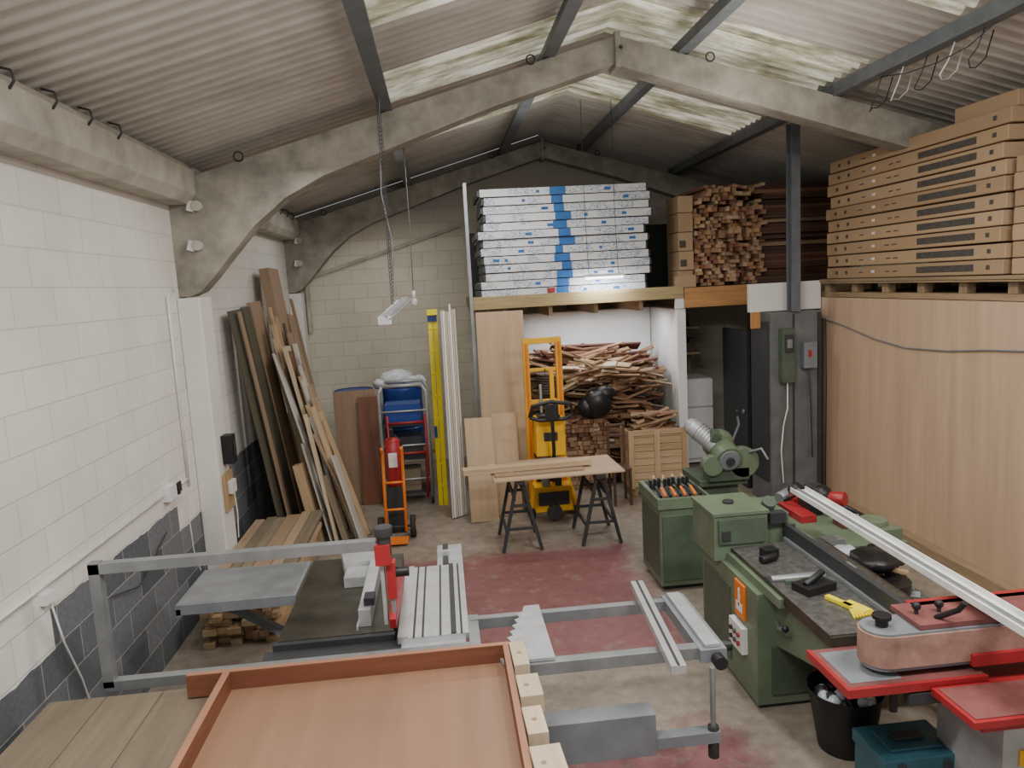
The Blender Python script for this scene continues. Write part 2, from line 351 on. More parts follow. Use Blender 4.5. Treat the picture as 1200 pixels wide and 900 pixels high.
# ------------------------------------------------------------ mezzanine loads
o=B('wrapped_board_stack'); z=2.625
for k in range(13):
    h=.106; j=random.uniform(-.06,.06); j2=random.uniform(-.03,.03); yw=random.uniform(-.006,.006)
    o.box(.60+j,2.76+j,9.62+j2,10.7,z+.006,z+h-.005,M['wrap'],rot=(0,yw*.5,0))
    o.box(.565+j,.6+j,9.64+j2,10.6,z+.014,z+h-.014,M['dark']); o.box(2.76+j,2.79+j,9.64+j2,10.6,z+.014,z+h-.014,M['print'])
    bx=1.55+random.uniform(-.06,.06); w=random.uniform(.10,.22)
    o.box(bx,bx+w,9.613+j2,9.62+j2,z+.006,z+h-.006,M['bluep'])
    for q in range(2):
        xx=random.choice([.8,1.1,1.35,1.95,2.2,2.5])+random.uniform(-.1,.1); o.box(xx,xx+random.uniform(.04,.09),9.614+j2,9.62+j2,z+.035,z+.07,M['bluep'])
    z+=h
o.box(1.40,1.5,9.565,9.6,2.66,2.72,M['red'])
o.done(.004,1)
o=B('timber_offcut_stack')
z=2.63
while z<3.92:
    h=random.uniform(.035,.06); x=3.42 if z<3.75 else 3.55
    while x<4.32:
        w=random.uniform(.035,.09)
        if not(z>3.6 and random.random()<.3): o.box(x+.002,x+w-.002,9.7+random.uniform(-.12,.2),10.9,z,z+h-.002,M['ends'],rot=(0,random.uniform(-.06,.06),0))
        x+=w
    z+=h
z=2.63
while z<3.93:
    h=random.uniform(.03,.055); o.box(4.34+random.uniform(-.12,.04),5.6,9.75+random.uniform(-.1,.1),10.9,z,z+h-.003,M['darkpl'] if random.random()<.8 else M['pile']); z+=h
o.done()
o=B('cardboard_carton_stack')
for k,(z0,z1) in enumerate([(2.63,2.85),(2.85,3.1),(3.1,3.35),(3.35,3.6),(3.6,3.82)]):
    j=random.uniform(-.03,.03); o.box(3.2,3.4,9.72+j,10.2,z0+.003,z1-.003,M['card']); 
    if k<3: o.box(3.215,3.3,9.71+j,9.72+j,z0+.05,z0+.14,M['print'])
o.box(3.12,3.38,9.56,9.69,2.625,2.78,M['card'])
o.done(.006)
o=B('timber_pallet'); o.box(4.47,5.6,4.9,8.42,2.62,2.65,M['palw'])
for y in [4.95+.57*k for k in range(7)]:
    for x in (4.49,5.0,5.5): o.box(x+.05,x+.14,y-.05,y+.05,2.501,2.62,M['palw'])
for x in (4.48,4.98,5.48): o.box(x,x+.11,4.9,8.42,2.60,2.621,M['palw'])
o.done(.003,1)
o=B('flat_carton_stack')
z=2.652
for k in range(10):
    h=.132; j=random.uniform(-.05,.03); y0=5.62+random.uniform(-.03,.03); y1=8.36+random.uniform(-.06,.05); x0=4.53+j*.6
    sag=random.uniform(-.004,.004)
    o.box(x0,5.2,y0,y1,z+.005,z+h-.008,M['card'],rot=(sag*.5,0,0))
    if k!=9: o.box(x0-.003,x0+.01,5.95+j,6.72+j,z+.034,z+h-.034,M['print'])
    o.box(x0-.003,x0+.01,7.40+j,7.46+j,z+.05,z+h-.05,M['lampw'])
    for q in (7.9,8.1,5.75): o.box(x0-.003,x0+.01,q,q+.05,z+.045,z+h-.045,M['print'])
    for q in (7.0,7.12,7.6): o.box(x0-.003,x0+.01,q,q+.08,z+.055,z+.07,M['print'])
    o.box(x0-.002,x0+.01,6.98,6.99,z+.008,z+h-.01,M['palw'])
    if k<7: o.box(4.56+j*.5,5.2,4.6,5.56+j*.3,z+.004,z+h-.004,M['card'])
    z+=h
o.box(4.62,5.2,5.65,6.35,z+.002,z+.13,M['card'],rot=(0,0,.03))
o.done(.006,1)
o=B('power_cable'); P=[(4.485,8.45,2.3),(4.485,8.4,2.2),(4.485,7.9,2.13),(4.485,7.3,2.02),(4.485,6.8,1.97),(4.485,6.2,1.99),(4.485,5.7,2.04),(4.485,5.2,2.07),(4.485,4.5,2.12)]
o.tube(P,.007,M['greyp'],6); o.tube([(4.485,8.3,2.2),(4.485,8.28,1.5),(4.485,8.3,.02)],.006,M['dark'],6); o.done()
# ------------------------------------------------------------ left wall services
o=B('electrical_conduit'); o.tube([(-2.286,.5,1.28),(-2.286,5.96,1.28)],.011,M['lampw']); o.tube([(-2.286,6.55,1.2),(-2.286,6.55,2.85),(-2.286,6.7,2.9)],.013,M['lampw'])
o.tube([(-2.286,6.25,1.27),(-2.286,6.55,1.27)],.011,M['lampw']); o.done()
o=B('wall_socket'); o.box(-2.299,-2.24,5.98,6.14,1.22,1.34,M['lampw']); o.box(-2.25,-2.235,6.16,6.24,1.23,1.33,M['black']); 
o.tube([(-2.23,6.2,1.25),(-2.2,6.22,1.0),(-2.22,6.3,.7),(-2.2,6.35,.5)],.006,M['lampw'],6); o.done(.006)
o=B('wall_cable'); o.tube([(-2.29,4.2,1.2),(-2.27,4.25,.9),(-2.28,4.4,.6),(-2.27,4.5,.2),(-2.25,4.6,.0)],.006,M['lampw'],6); o.box(-2.299,-2.26,4.12,4.22,1.18,1.24,M['lampw'])
o.tube([(-2.28,4.9,.9),(-2.27,5.3,.8),(-2.27,5.9,1.0)],.005,M['dark'],6); o.done()
o=B('switch_box'); o.box(-2.099,-2.0,6.95,7.08,1.28,1.55,M['black']); o.box(-2.0,-1.99,6.98,7.05,1.35,1.48,M['dark']); o.done(.01)
o=B('socket_board'); o.box(-2.099,-2.07,6.86,7.12,.85,1.2,M['pine']); o.box(-2.07,-2.03,6.93,7.07,1.0,1.12,M['lampw']); o.tube([(-2.04,7,1.0),(-2.03,7,.8),(-2.05,7.02,.55)],.006,M['lampw'],6); o.done(.004)
# hanging lamps
o=B('hanging_fluorescent_lamp')
for dy in (-.1,.12):
    y=6.35+dy; z=2.68 if dy<0 else 2.76
    while z<4.36:
        o.tube([(-.39+.009*math.cos(t),y,z+.02*math.sin(t)+.02) for t in [k*math.pi/3 for k in range(7)]],.0035,M['dark'],4); z+=.033
o.tube([(-.38,6.38,2.75),(-.36,6.4,3.2),(-.42,6.36,3.6),(-.38,6.4,4.38)],.005,M['greyp'],5)
o.beam((-.46,6.2,2.58),(-.30,6.62,2.72),.05,.03,M['alu2'])
o.beam((-.49,6.2,2.555),(-.33,6.62,2.695),.085,.006,M['alu2'],side=(1,-.4,-.6)); o.beam((-.43,6.19,2.56),(-.27,6.61,2.70),.085,.006,M['alu2'],side=(1,-.4,.6))
o.beam((-.46,6.2,2.56),(-.30,6.62,2.70),.03,.025,M['lampw']); o.beam((-.46,6.2,2.59),(-.46,6.19,2.52),.11,.004,M['alu2']); o.done(.003)
o=B('pendant_bulb'); o.tube([(-.27,8,2.75),(-.26,8,3.5),(-.27,8,4.55)],.006,M['greyp'],5); o.cyl((-.27,8,2.7),(-.27,8,2.78),.02,M['lampw']); o.ball((-.27,8,2.66),.035,M['plastic'],(1,1,1.3)); o.done()
o=B('fluorescent_tube_light'); o.box(1.83,2.36,9.3,9.34,2.83,2.86,M['lampw']); o.cyl((1.85,9.32,2.81),(2.34,9.32,2.81),.014,M['tubeon'])
for x in (1.9,2.28): o.tube([(x,9.32,2.85),(x-.02,9.32,3.6),(x-.02,9.32,4.98)],.004,M['dark'],4)
o.done()
o=B('roof_wiring')
for k in range(5):
    y=5.0+.3*k; o.tube([(3.84,y,4.36),(3.83,y+.05,4.25),(3.8,y+.1,4.18-.02*k),(3.85,y+.15,4.14),(3.93,y+.2,4.15),(4.02,y+.22,4.22),(4.1,y+.25,4.42)],.005,M['lampw'] if k%2 else M['dark'],5)
o.tube([(3.84,4.9,4.36),(3.80,5.1,4.27),(3.79,5.4,4.25),(3.8,5.8,4.28),(3.84,6.2,4.36)],.005,M['dark'],5)
o.done()
# ------------------------------------------------------------ leaning boards
o=B('leaning_board_stack')
def lean(yb,xb,yt,xt,zt,w,th,m,zb=.002):
    o.beam((xb,yb,zb),(max(xt,-2.27+th),yt,zt),w,th,M[m],side=(0.0,1,0))
lean(8.28,-1.86,8.22,-2.2,2.68,.42,.03,'olive'); lean(8.72,-1.84,8.7,-2.2,2.7,.35,.03,'olive')
lean(8.25,-1.79,8.2,-2.14,2.66,.1,.02,'tan')
lean(9.15,-1.84,9.1,-2.2,2.75,.5,.05,'tan'); lean(9.75,-1.80,9.8,-2.14,3.15,.55,.12,'tan'); lean(9.9,-1.6,10.2,-2.0,2.55,.3,.03,'tan')
lean(9.7,-1.7,10.3,-2.1,2.75,.1,.04,'pine'); lean(9.9,-1.5,10.6,-2.05,2.75,.09,.03,'tan')
lean(8.3,-1.40,8.9,-1.96,2.12,.2,.02,'pale',.4)
for k in range(46):
    t=k/45; xb=-1.74+.74*t+random.uniform(-.04,.04); xt=-2.08+.62*t+random.uniform(-.05,.05)
    zt=2.5-1.2*t+random.uniform(-.25,.3); y=9.4-1.0*t+random.uniform(-.25,.3)
    lean(y,xb,y+random.uniform(-.05,.35),xt,zt,random.choice([.06,.09,.14,.2,.25]),random.choice([.02,.03,.045]),random.choice(['tan','pine','sap','pale','olive','pine','tan','cream','tan']))
lean(8.25,-1.36,8.4,-1.62,1.15,.34,.02,'pale'); lean(8.12,-1.02,8.3,-1.30,1.0,.24,.02,'pale'); lean(8.5,-1.15,8.6,-1.45,1.35,.28,.018,'tan'); lean(8.15,-1.5,8.2,-1.68,.95,.12,.1,'pine'); lean(8.12,-1.2,8.2,-1.4,.8,.1,.06,'grdeck')
lean(8.1,-1.3,8.2,-1.55,1.5,.1,.03,'cream'); lean(8.3,-1.1,8.4,-1.5,1.55,.07,.05,'pine')
o.done(.002,1)
o=B('leaning_panel'); o.beam((-1.2,9.75,.002),(-1.22,9.95,1.5),.03,.55,M['tan'],side=(0,1,0),rnd=0.9); o.beam((-1.05,9.66,.002),(-1.04,9.86,1.42),.02,.25,M['sap'],side=(0,1,0)); o.done()
o=B('timber_stack')
for r in range(8):
    z=.0+r*.055; x=-2.08
    while x<-1.5:
        w=random.uniform(.05,.12); o.box(x,x+w-.004,5.9+random.uniform(-.06,.12),7.85,z+.001,z+.052,M['pine'] if random.random()<.7 else M['tan'])
        x+=w
x=-2.085
while x<-1.42:
    w=random.uniform(.09,.16); o.box(x,min(x+w,-1.4)-.006,6.0+random.uniform(-.1,.25),8.0+random.uniform(-.2,.02),.442,.475,M['grdeck'] if random.random()<.4 else M['tan'],rot=(0,0,random.uniform(-.01,.01))); x+=w
o.done(.002,1)
# ------------------------------------------------------------ bench bottom-left
o=B('low_bench'); o.box(-2.1,-1.25,1.6,3.7,.76,.8,M['btop']); o.box(-2.08,-1.27,1.62,3.68,.70,.758,M['palw'])
o.box(-2.1,-1.26,1.6,3.70,.801,.815,M['btop'],rnd=.3)
for k in range(3): o.box(-2.1+k*.28,-2.1+k*.28+.276,1.6,3.72,.816,.83,M['btop'])
for x in (-2.02,-1.33):
    for y in (1.7,3.6): o.box(x-.04,x+.04,y-.04,y+.04,0,.7,M['palw'])
o.box(-2.05,-1.3,1.7,3.6,.2,.23,M['palw'])
o.done(.003,1)
# ------------------------------------------------------------ tray on bench
o=B('assembly_bench'); o.box(-1.12,.15,1.3,3.5,.78,.84,M['grdeck'])
for x in (-1.06,.09):
    for y in (1.4,3.4): o.box(x-.04,x+.04,y-.04,y+.04,0,.78,M['palw'])
o.box(-1.1,.12,1.4,1.44,.2,.3,M['palw']); o.box(-1.1,.12,3.38,3.42,.2,.3,M['palw']); o.done(.003,1)
o=B('sapele_tray'); o.box(-1.17,.22,1.35,3.6,.842,.862,M['mdf'])
o.box(-1.2,-1.165,1.35,3.62,.842,.955,M['sap']); o.box(.205,.235,1.35,3.62,.842,.955,M['sap']); o.box(-1.38,.24,3.6,3.635,.842,.955,M['sap'])
o.box(-1.2,-1.165,1.35,3.6,.9555,.958,M['sapedge']); o.box(.205,.235,1.35,3.6,.9555,.958,M['sapedge']); o.box(-1.38,.24,3.602,3.633,.9555,.958,M['sapedge'])
for y0,y1,dx in ((3.36,3.6,0),(3.08,3.27,.03),(2.8,3.0,.01),(2.5,2.72,.05)): o.box(.24,.315+dx,y0,y1,.88,.97,M['cream'],rot=(0,0,random.uniform(-.05,.05))); o.cyl((.28,(y0+y1)/2,.97),(.28,(y0+y1)/2,.972),.012,M['palw'],n=10)
o.done(.002,2)
# ------------------------------------------------------------ panel saw
o=B('sliding_table_panel_saw')
o.box(-.98,-.42,4.15,5.2,.0,.78,M['greyp']); o.box(-1.02,-.39,4.1,5.3,.78,.835,M['castiron']); o.box(-1.04,-.39,4.07,5.32,.835,.87,M['castiron'])
o.box(-1.06,-.38,4.03,4.07,.79,.865,M['dark']); o.box(-.9,-.5,4.13,4.15,.1,.7,M['dark'])
o.box(-1.82,-1.06,4.72,5.33,.84,.868,M['greyp']); o.box(-1.82,-1.06,4.72,4.75,.80,.84,M['greyp']); o.box(-1.82,-1.79,4.72,5.33,.79,.84,M['greyp']); o.box(-1.8,-1.08,4.74,5.31,.868,.870,M['galv'])
o.beam((-1.7,5.0,.8),(-1.0,5.0,.35),.05,.05,M['greyp'])
o.cyl((-1.0,4.6,.55),(-1.04,4.6,.55),.12,M['dark'],n=24); o.tube([(-1.04,4.6,.55),(-1.1,4.66,.62)],.012,M['galv']); o.cyl((-.7,4.12,.5),(-.7,4.08,.5),.1,M['dark'],n=24)
o.box(-.36,.04,3.96,5.02,.835,.868,M['alu']); o.box(-.34,.02,3.9,5.1,.66,.835,M['alu2'])
for x in (-.27,-.22,-.12,.0): o.box(x-.006,x+.006,3.955,5.022,.868,.871,M['dark'])
o.box(-.36,-.30,3.96,5.02,.868,.878,M['alu']); o.box(-.06,-.03,3.96,5.02,.868,.876,M['dark'])
o.box(-.14,.04,5.04,5.45,.82,.86,M['alu2']); o.box(-.1,-.06,5.04,5.45,.86,.868,M['dark']); o.box(-.14,.04,5.2,5.24,.86,.9,M['alu'])
o.box(-.33,.0,4.0,5.0,.1,.66,M['greyp'])
o.cyl((-.415,4.55,.80),(-.411,4.55,.80),.15,M['galv'],n=32); o.box(-.42,-.405,4.68,4.74,.87,1.0,M['galv'])
o.box(-.59,-.52,4.15,5.0,.872,.975,M['alu']); o.box(-.60,-.59,4.1,5.05,.872,.90,M['alu2']); o.box(-.75,-.60,4.75,4.95,.872,.94,M['alu2'])
o.box(-.80,-.6,4.95,5.25,.872,.97,M['alu2'],rot=(0,0,.2)); o.box(-.56,-.50,4.2,4.3,.975,1.02,M['dark']); o.box(-.62,-.52,5.0,5.3,.872,.92,M['alu'])
# overarm frame
t=.055
o.box(-1.88,-1.88+t,3.82,3.82+t,.82,1.5,M['galv']); o.box(-1.88,-.42,3.82,3.82+t,1.44,1.495,M['galv']); o.box(-1.88,.04,3.82,3.82+t,.80,.855,M['galv']); o.box(-1.1,.0,3.88,4.03,.80,.83,M['dark'])
g=.12
o.box(-.55+g,-.47+g,3.8,3.92,1.36,1.47,M['red']); o.cyl((-.50+g,3.85,1.40),(-.50+g,3.85,1.54),.035,M['dark']); o.cyl((-.50+g,3.85,1.51),(-.50+g,3.85,1.56),.048,M['dark'])
o.cyl((-.46+g,3.86,1.30),(-.38+g,3.86,1.30),.028,M['black']); o.box(-.50+g,-.45+g,3.83,3.90,1.16,1.36,M['red']); o.box(-.485+g,-.465+g,3.84,3.87,1.0,1.3,M['galv'])
o.box(-.53+g,-.51+g,3.83,3.90,1.02,1.44,M['alu2'])
o.prism([(3.82,1.0),(4.5,.93),(4.75,.95),(4.5,1.04),(3.9,1.1),(3.80,1.06)],0,-.50+g,-.465+g,M['red'])
# outrigger
o.box(.05,1.3,4.12,4.17,.80,.865,M['galv']); o.box(.26,1.34,3.54,3.60,.80,.865,M['galv']); o.box(.04,.1,3.66,4.2,.8,.86,M['galv'])
st=[(.47,3.56),(.47,4.2),(.38,4.2)]; xx,yy=.36,4.12
for k in range(8): st+=[(xx,yy),(xx-.035,yy-.02)]; xx-=.02; yy-=.07; st+=[(xx,yy)]
st+=[(.26,3.56)]
o.prism(st,2,.868,.885,M['alu2'])
o.beam((1.10,4.30,.91),(1.03,3.27,.91),.075,.045,M['alu']); o.beam((1.10,4.3,.935),(1.03,3.27,.935),.012,.006,M['dark'])
o.box(1.22,1.36,3.5,4.2,.80,.87,M['greyp']); o.box(1.25,1.33,3.52,4.18,.872,.89,M['alu2']); o.cyl((1.36,3.6,.83),(1.42,3.6,.83),.03,M['black']); o.cyl((1.3,3.48,.83),(1.3,3.42,.83),.035,M['black'])
o.cyl((1.25,3.42,.35),(1.25,3.42,.82),.014,M['galv']); o.box(.34,.94,3.38,3.5,.40,.62,M['greyp']); o.box(.94,1.28,3.39,3.46,.42,.48,M['greyp']); o.cyl((1.25,3.42,.33),(1.25,3.42,.5),.028,M['dark'])
o.box(.24,.38,3.42,3.98,.45,.55,M['greyp']); o.box(0.0,.3,3.8,3.98,.45,.55,M['greyp'])
o.done(.004,2)
# ------------------------------------------------------------ trestles
def trestle(x):
    o=B('trestle'); 
    for y in (7.46,8.05):
        for s in (-1,1): o.beam((x+s*.205,y,0.0),(x+s*.03,y,.75),.035,.035,M['dark'])
        o.beam((x-.15,y,.25),(x+.15,y,.25),.02,.03,M['dark']); o.beam((x-.09,y,.5),(x+.09,y,.5),.02,.03,M['dark'])
    for s in (-1,1): o.box(x+s*.16-.012,x+s*.16+.012,7.46,8.05,.2,.24,M['dark'])
    for s in (-1,1): o.box(x+s*.06-.012,x+s*.06+.012,7.46,8.05,.55,.6,M['dark'])
    o.box(x-.05,x+.05,7.38,8.12,.74,.785,M['dark']); o.done(.003,1)
trestle(.70); trestle(1.55)
o=B('work_board'); o.box(.42,1.8,7.38,8.12,.787,.807,M['ply'],rot=(0,0,.03)); o.done(.002,1)
o=B('timber_plank'); o.box(.12,1.5,7.62,7.76,.825,.885,M['pine'],rot=(0,0,.05)); o.box(.5,1.3,7.85,7.97,.809,.86,M['tan']); o.box(.45,1.4,7.5,7.6,.809,.829,M['tan'],rot=(0,0,.04)); o.box(.6,.66,7.55,8.0,.809,.825,M['pine']); o.done(.003,1)
# ------------------------------------------------------------ pallet stacker
o=B('yellow_pallet_stacker')
for x in (.97,1.36):
    o.box(x-.035,x+.035,8.62,8.72,.05,2.15,M['yellow']); o.box(x-.015,x+.015,8.60,8.62,.1,2.1,M['orange'])
o.box(.94,1.39,8.63,8.71,2.08,2.15,M['yellow']); o.box(.94,1.39,8.66,8.7,1.35,1.41,M['yellow']); o.box(.94,1.39,8.66,8.7,.5,.6,M['yellow']); o.box(.99,1.34,8.66,8.69,1.75,1.79,M['yellow'])
o.box(1.24,1.29,8.64,8.69,.1,1.75,M['yellow']); o.cyl((1.12,8.62,.3),(1.12,8.62,1.6),.018,M['galv'])
for k in range(22): o.box(1.175,1.19,8.6,8.612,.6+k*.055,.63+k*.055,M['dark'])
o.box(1.0,1.34,8.3,8.6,.80,1.24,M['yellow'],taper=.94); o.box(1.09,1.25,8.288,8.3,.98,1.08,M['dark']); o.box(1.04,1.30,8.34,8.58,1.24,1.27,M['black'])
o.tube([(1.18,8.3,.5),(1.18,8.16,.9),(1.17,8.12,1.25)],.022,M['black']); o.tube([(.92,8.12,1.3),(.95,8.1,1.43),(1.16,8.1,1.47),(1.38,8.1,1.43),(1.41,8.12,1.3),(1.3,8.12,1.26),(1.03,8.12,1.26),(.92,8.12,1.3)],.024,M['black'])
o.box(1.1,1.24,8.08,8.16,1.26,1.44,M['black'])
o.box(.96,1.40,8.35,8.6,.12,.42,M['yellow']); o.box(1.0,1.36,8.33,8.35,.2,.36,M['dark']); o.cyl((1.18,8.3,.12),(1.18,8.42,.12),.09,M['dark']); o.cyl((1.1,8.4,.42),(1.1,8.4,.8),.05,M['galv']); o.cyl((1.25,8.4,.42),(1.25,8.4,.7),.04,M['dark'])
for x in (.94,1.47):
    o.box(x-.05,x+.05,8.5,8.98,.06,.13,M['yellow']); o.beam((x,8.52,.12),(x*.7+.35,8.64,.5),.05,.05,M['yellow'])
    for y in (8.53,8.92): o.cyl((x-.03,y,.07),(x+.03,y,.07),.07,M['rubber'])
o.done(.006,2)
# ------------------------------------------------------------ upright sheets, ladder
o=B('plywood_sheet'); o.beam((.73,9.15,.002),(.74,9.38,2.46),.6,.018,M['ply'],side=(1,0,0),rnd=.1); o.done()
o=B('plywood_offcut'); o.beam((.37,8.55,.002),(.37,8.9,1.2),.34,.018,M['ply'],side=(1,.15,0)); o.beam((.69,8.72,.002),(.69,9.0,1.22),.31,.018,M['ply'],side=(1,.15,0)); o.done()
o=B('white_trim_boards')
for k in range(7):
    x=-.01+k*.027; o.beam((x,8.8+.02*k,.002),(x+.02,9.22+.02*k,2.48+random.uniform(0,.1)),.022,.14,M[['pale','whitecol','cream'][k%3]],side=(1,0,0))
o.done(.002,1)
o=B('yellow_stepladder')
for x in (-.155,-.09):
    o.beam((x,9.38,0),(x+.02,9.44,2.48),.056,.025,M['lyellow'],side=(1,0,0)); o.beam((x,9.46,0),(x+.02,9.5,2.2),.05,.02,M['lyellow'],side=(1,0,0))
for k in range(8): o.box(-.165,-.06,9.375+.006*k,9.46+.004*k,.25+k*.29,.28+k*.29,M['lyellow'])
o.box(-.175,-.04,9.37,9.52,2.46,2.53,M['lyellow']); o.box(-.175,-.14,9.35,9.38,.9,1.05,M['blue']); o.box(-.165,-.05,9.405,9.42,2.38,2.46,M['blue']); o.done(.003,1)
# ------------------------------------------------------------ drums, trolley
def drum(x,y,z0):
    o=B('blue_drum'); n=[(0,.27),(.03,.285),(.28,.285),(.3,.295),(.32,.285),(.58,.285),(.6,.295),(.62,.285),(.86,.285),(.88,.27)]
    for a,b_ in zip(n[:-1],n[1:]): o.cyl((x,y,z0+a[0]),(x,y,z0+b_[0]),a[1],M['blue'],r2=b_[1],n=28,caps=False)
    o.cyl((x,y,z0),(x,y,z0+.01),.27,M['blue'],n=28); o.cyl((x,y,z0+.86),(x,y,z0+.87),.27,M['blue'],n=28); return o.done()
o=B('drum_stand'); o.box(-1.95,-.2,10.25,10.95,.5,.55,M['palw'])
for x in (-1.85,-.3):
    for y in (10.3,10.85): o.box(x-.05,x+.05,y-.05,y+.05,0,.5,M['palw'])
o.done()
drum(-1.3,10.6,.551); drum(-.62,10.6,.551)
o=B('plastic_bag'); o.ball((-.68,10.58,1.56),.2,M['plastic'],(1.2,1,.6),jit=.14); o.ball((-.42,10.5,1.5),.13,M['plastic'],(1.2,1,.7),jit=.18); o.ball((-.9,10.5,1.5),.12,M['plastic'],(1,1,.6),jit=.18); o.done()
o=B('tubular_cage_trolley')
for x in (-.86,-.26):
    for y in (9.5,9.95): o.tube([(x,y,.06),(x,y,1.5),(x+(.05 if x<-.5 else -.05),y,1.58)],.022,M['alu2'])
for y in (9.5,9.95): o.tube([(-.81,y,1.58),(-.31,y,1.58)],.022,M['alu2'])
for z in (.15,.6,1.05): 
    o.box(-.86,-.26,9.5,9.95,z,z+.02,M['dark']); o.tube([(-.86,9.49,z+.2),(-.26,9.49,z+.2)],.012,M['alu2'])
for x in (-.8,-.32): o.tube([(x,9.47,.1),(x+.03,9.47,.7),(x+.03,9.47,1.2)],.016,M['red'])
o.tube([(-.78,9.47,.7),(-.3,9.47,.7)],.016,M['red']); o.tube([(-.78,9.47,1.1),(-.3,9.47,1.1)],.016,M['red'])
for x in (-.86,-.26):
    for y in (9.5,9.95): o.cyl((x-.015,y,.05),(x+.015,y,.05),.05,M['rubber'])
o.box(-.8,-.35,9.55,9.9,1.07,1.33,M['blue']); o.box(-.8,-.35,9.55,9.9,.62,.9,M['dark']); o.box(-.7,-.4,9.6,9.9,.17,.45,M['grdeck']); o.done()
o=B('orange_sack_truck')
for x in (-.76,-.54): o.tube([(x,8.14,.1),(x,8.24,.7),(x,8.30,1.0),(x,8.26,1.04)],.018,M['orange'])
for z,y in ((.35,8.18),(.65,8.23)): o.tube([(-.76,y,z),(-.54,y,z)],.014,M['orange'])
o.box(-.78,-.52,7.92,8.14,.03,.045,M['orange'])
for x in (-.83,-.47): o.cyl((x-.03,8.25,.125),(x+.03,8.25,.125),.125,M['rubber'],n=24); o.cyl((x-.034,8.25,.125),(x+.034,8.25,.125),.05,M['orange'],n=16)
o.cyl((-.8,8.25,.125),(-.5,8.25,.125),.012,M['dark']); o.done()
o=B('fire_extinguisher'); x,y=-.655,8.5
o.cyl((x,y,.55),(x,y,1.07),.09,M['red'],n=24); o.ball((x,y,1.07),.09,M['red'],(1,1,.6)); o.cyl((x,y,1.09),(x,y,1.17),.025,M['black']); o.box(x-.02,x+.02,y-.1,y+.04,1.17,1.20,M['black']); o.box(x-.015,x+.015,y-.12,y,1.21,1.225,M['black'])
o.tube([(x+.03,y,1.14),(x+.1,y,1.05),(x+.1,y,.75)],.012,M['black']); o.box(x-.05,x+.05,y-.095,y-.088,.78,.95,M['lampw'])
o.box(x-.1,x+.1,y-.1,y+.1,0,.55,M['dark']); o.done(.003,1)
# ------------------------------------------------------------ offcut pile in recess
o=B('timber_offcut_pile')
def topz(x):
    return 1.82-.12*((x-1.9)/.7)**2 if x<2.4 else 1.76-.35*(x-2.4)
for k in range(560):
    L=random.uniform(.35,1.15); x=random.uniform(1.15+L*.4,3.04-L*.4); y=random.uniform(9.72,10.45)
    top=topz(x)-.25*(10.5-y); z=top*(1-random.random()**1.4*.95)
    if k<180: z=top-random.uniform(0,.12); 
    z=max(.05,z); w=random.uniform(.03,.12); t=random.uniform(.012,.035)
    yaw=random.gauss(0,.4); pit=random.gauss(0,.18)+(.12 if x>2.4 else -.05)
    if random.random()<.15: yaw=random.uniform(1.2,1.9); L=min(L,.5); y=min(max(y,9.9),10.4)
    if abs(math.sin(yaw))*L/2+y>10.66: y=10.64-abs(math.sin(yaw))*L/2
    R=Euler((random.uniform(-.6,.6),pit,yaw)).to_matrix(); ext=abs(math.cos(yaw))*L/2
    x=min(max(x,1.12+ext),3.03-ext)
    o.obox((x,y,z),(L,w,t),R,M['pile'])
for k in range(22):
    L=random.uniform(.9,1.4); x=random.uniform(1.15+L/2,3.0-L/2); y=random.uniform(9.8,10.4)
    o.obox((x,y,topz(x)-.25*(10.5-y)+random.uniform(-.05,.06)),(L,random.uniform(.1,.2),.025),Euler((random.uniform(-.6,.1),random.gauss(0,.12)+.08,random.gauss(0,.12))).to_matrix(),M['pile'],rnd=random.choice([.02,.3,.33,.65,.0,.5]))
for r in range(16):
    x=1.45
    while x<2.1:
        w=random.uniform(.04,.1); o.box(x,x+w-.004,9.55+random.uniform(0,.1),9.8,.001+r*.06,.055+r*.06,M['pile']); x+=w
o.box(1.15,3.0,10.0,10.6,0.0,1.0,M['darkpl'])
o.done()
o=B('wicker_basket'); 
for k in range(8): o.cyl((1.38,9.64,1.33+k*.035),(1.38,9.64,1.36+k*.035),.15+.004*k,M['wicker'],n=20)
o.done()
o=B('black_refuse_bag'); o.ball((1.98,9.5,1.18),.19,M['bag'],(1,.8,1),jit=.07,n=18,m=10); o.ball((2.08,9.5,1.3),.13,M['bag'],(1.2,.8,.8),jit=.1); o.ball((1.85,9.5,1.12),.13,M['bag'],(1.1,.8,1),jit=.1); o.done()
o=B('timber_crate')
for z in [.12+.092*k for k in range(8)]: o.box(2.27,3.04,9.08,9.1,z,z+.085,M['pine']); o.box(2.27,2.29,9.1,9.5,z,z+.085,M['pine'])
o.box(2.27,3.04,9.06,9.08,.12,.2,M['pine']); o.box(2.27,3.04,9.06,9.08,.79,.86,M['pine'])
for x in (2.27,2.61,2.97): o.box(x,x+.07,9.05,9.08,.1,.86,M['pine'])
o.box(2.27,3.04,9.08,9.5,.09,.12,M['palw'])
for x in (2.3,2.62,2.94): o.box(x,x+.09,9.08,9.5,0,.09,M['palw'])
for k in range(50):
    L=random.uniform(.2,.6); x=random.uniform(2.35+L/2,3.0-L/2) if L<.6 else 2.65
    o.obox((x,random.uniform(9.15,9.45),random.uniform(.75,1.05)),(L,.06,.025),Euler((random.uniform(-.4,.4),random.gauss(0,.2),random.gauss(0,.15))).to_matrix(),M['pile'])
o.done(.002,1)
o=B('wooden_sack_chair')
for x in (2.0,2.2):
    o.beam((x,9.0,0),(x,9.02,1.0),.03,.03,M['darkpl']); o.beam((x,8.72,0),(x,8.74,.45),.03,.03,M['darkpl'])
o.box(1.98,2.22,8.72,9.02,.44,.47,M['darkpl']); 
for z in (.7,.85,.98): o.box(1.98,2.22,9.0,9.03,z-.03,z,M['darkpl'])
o.done(.003,1)
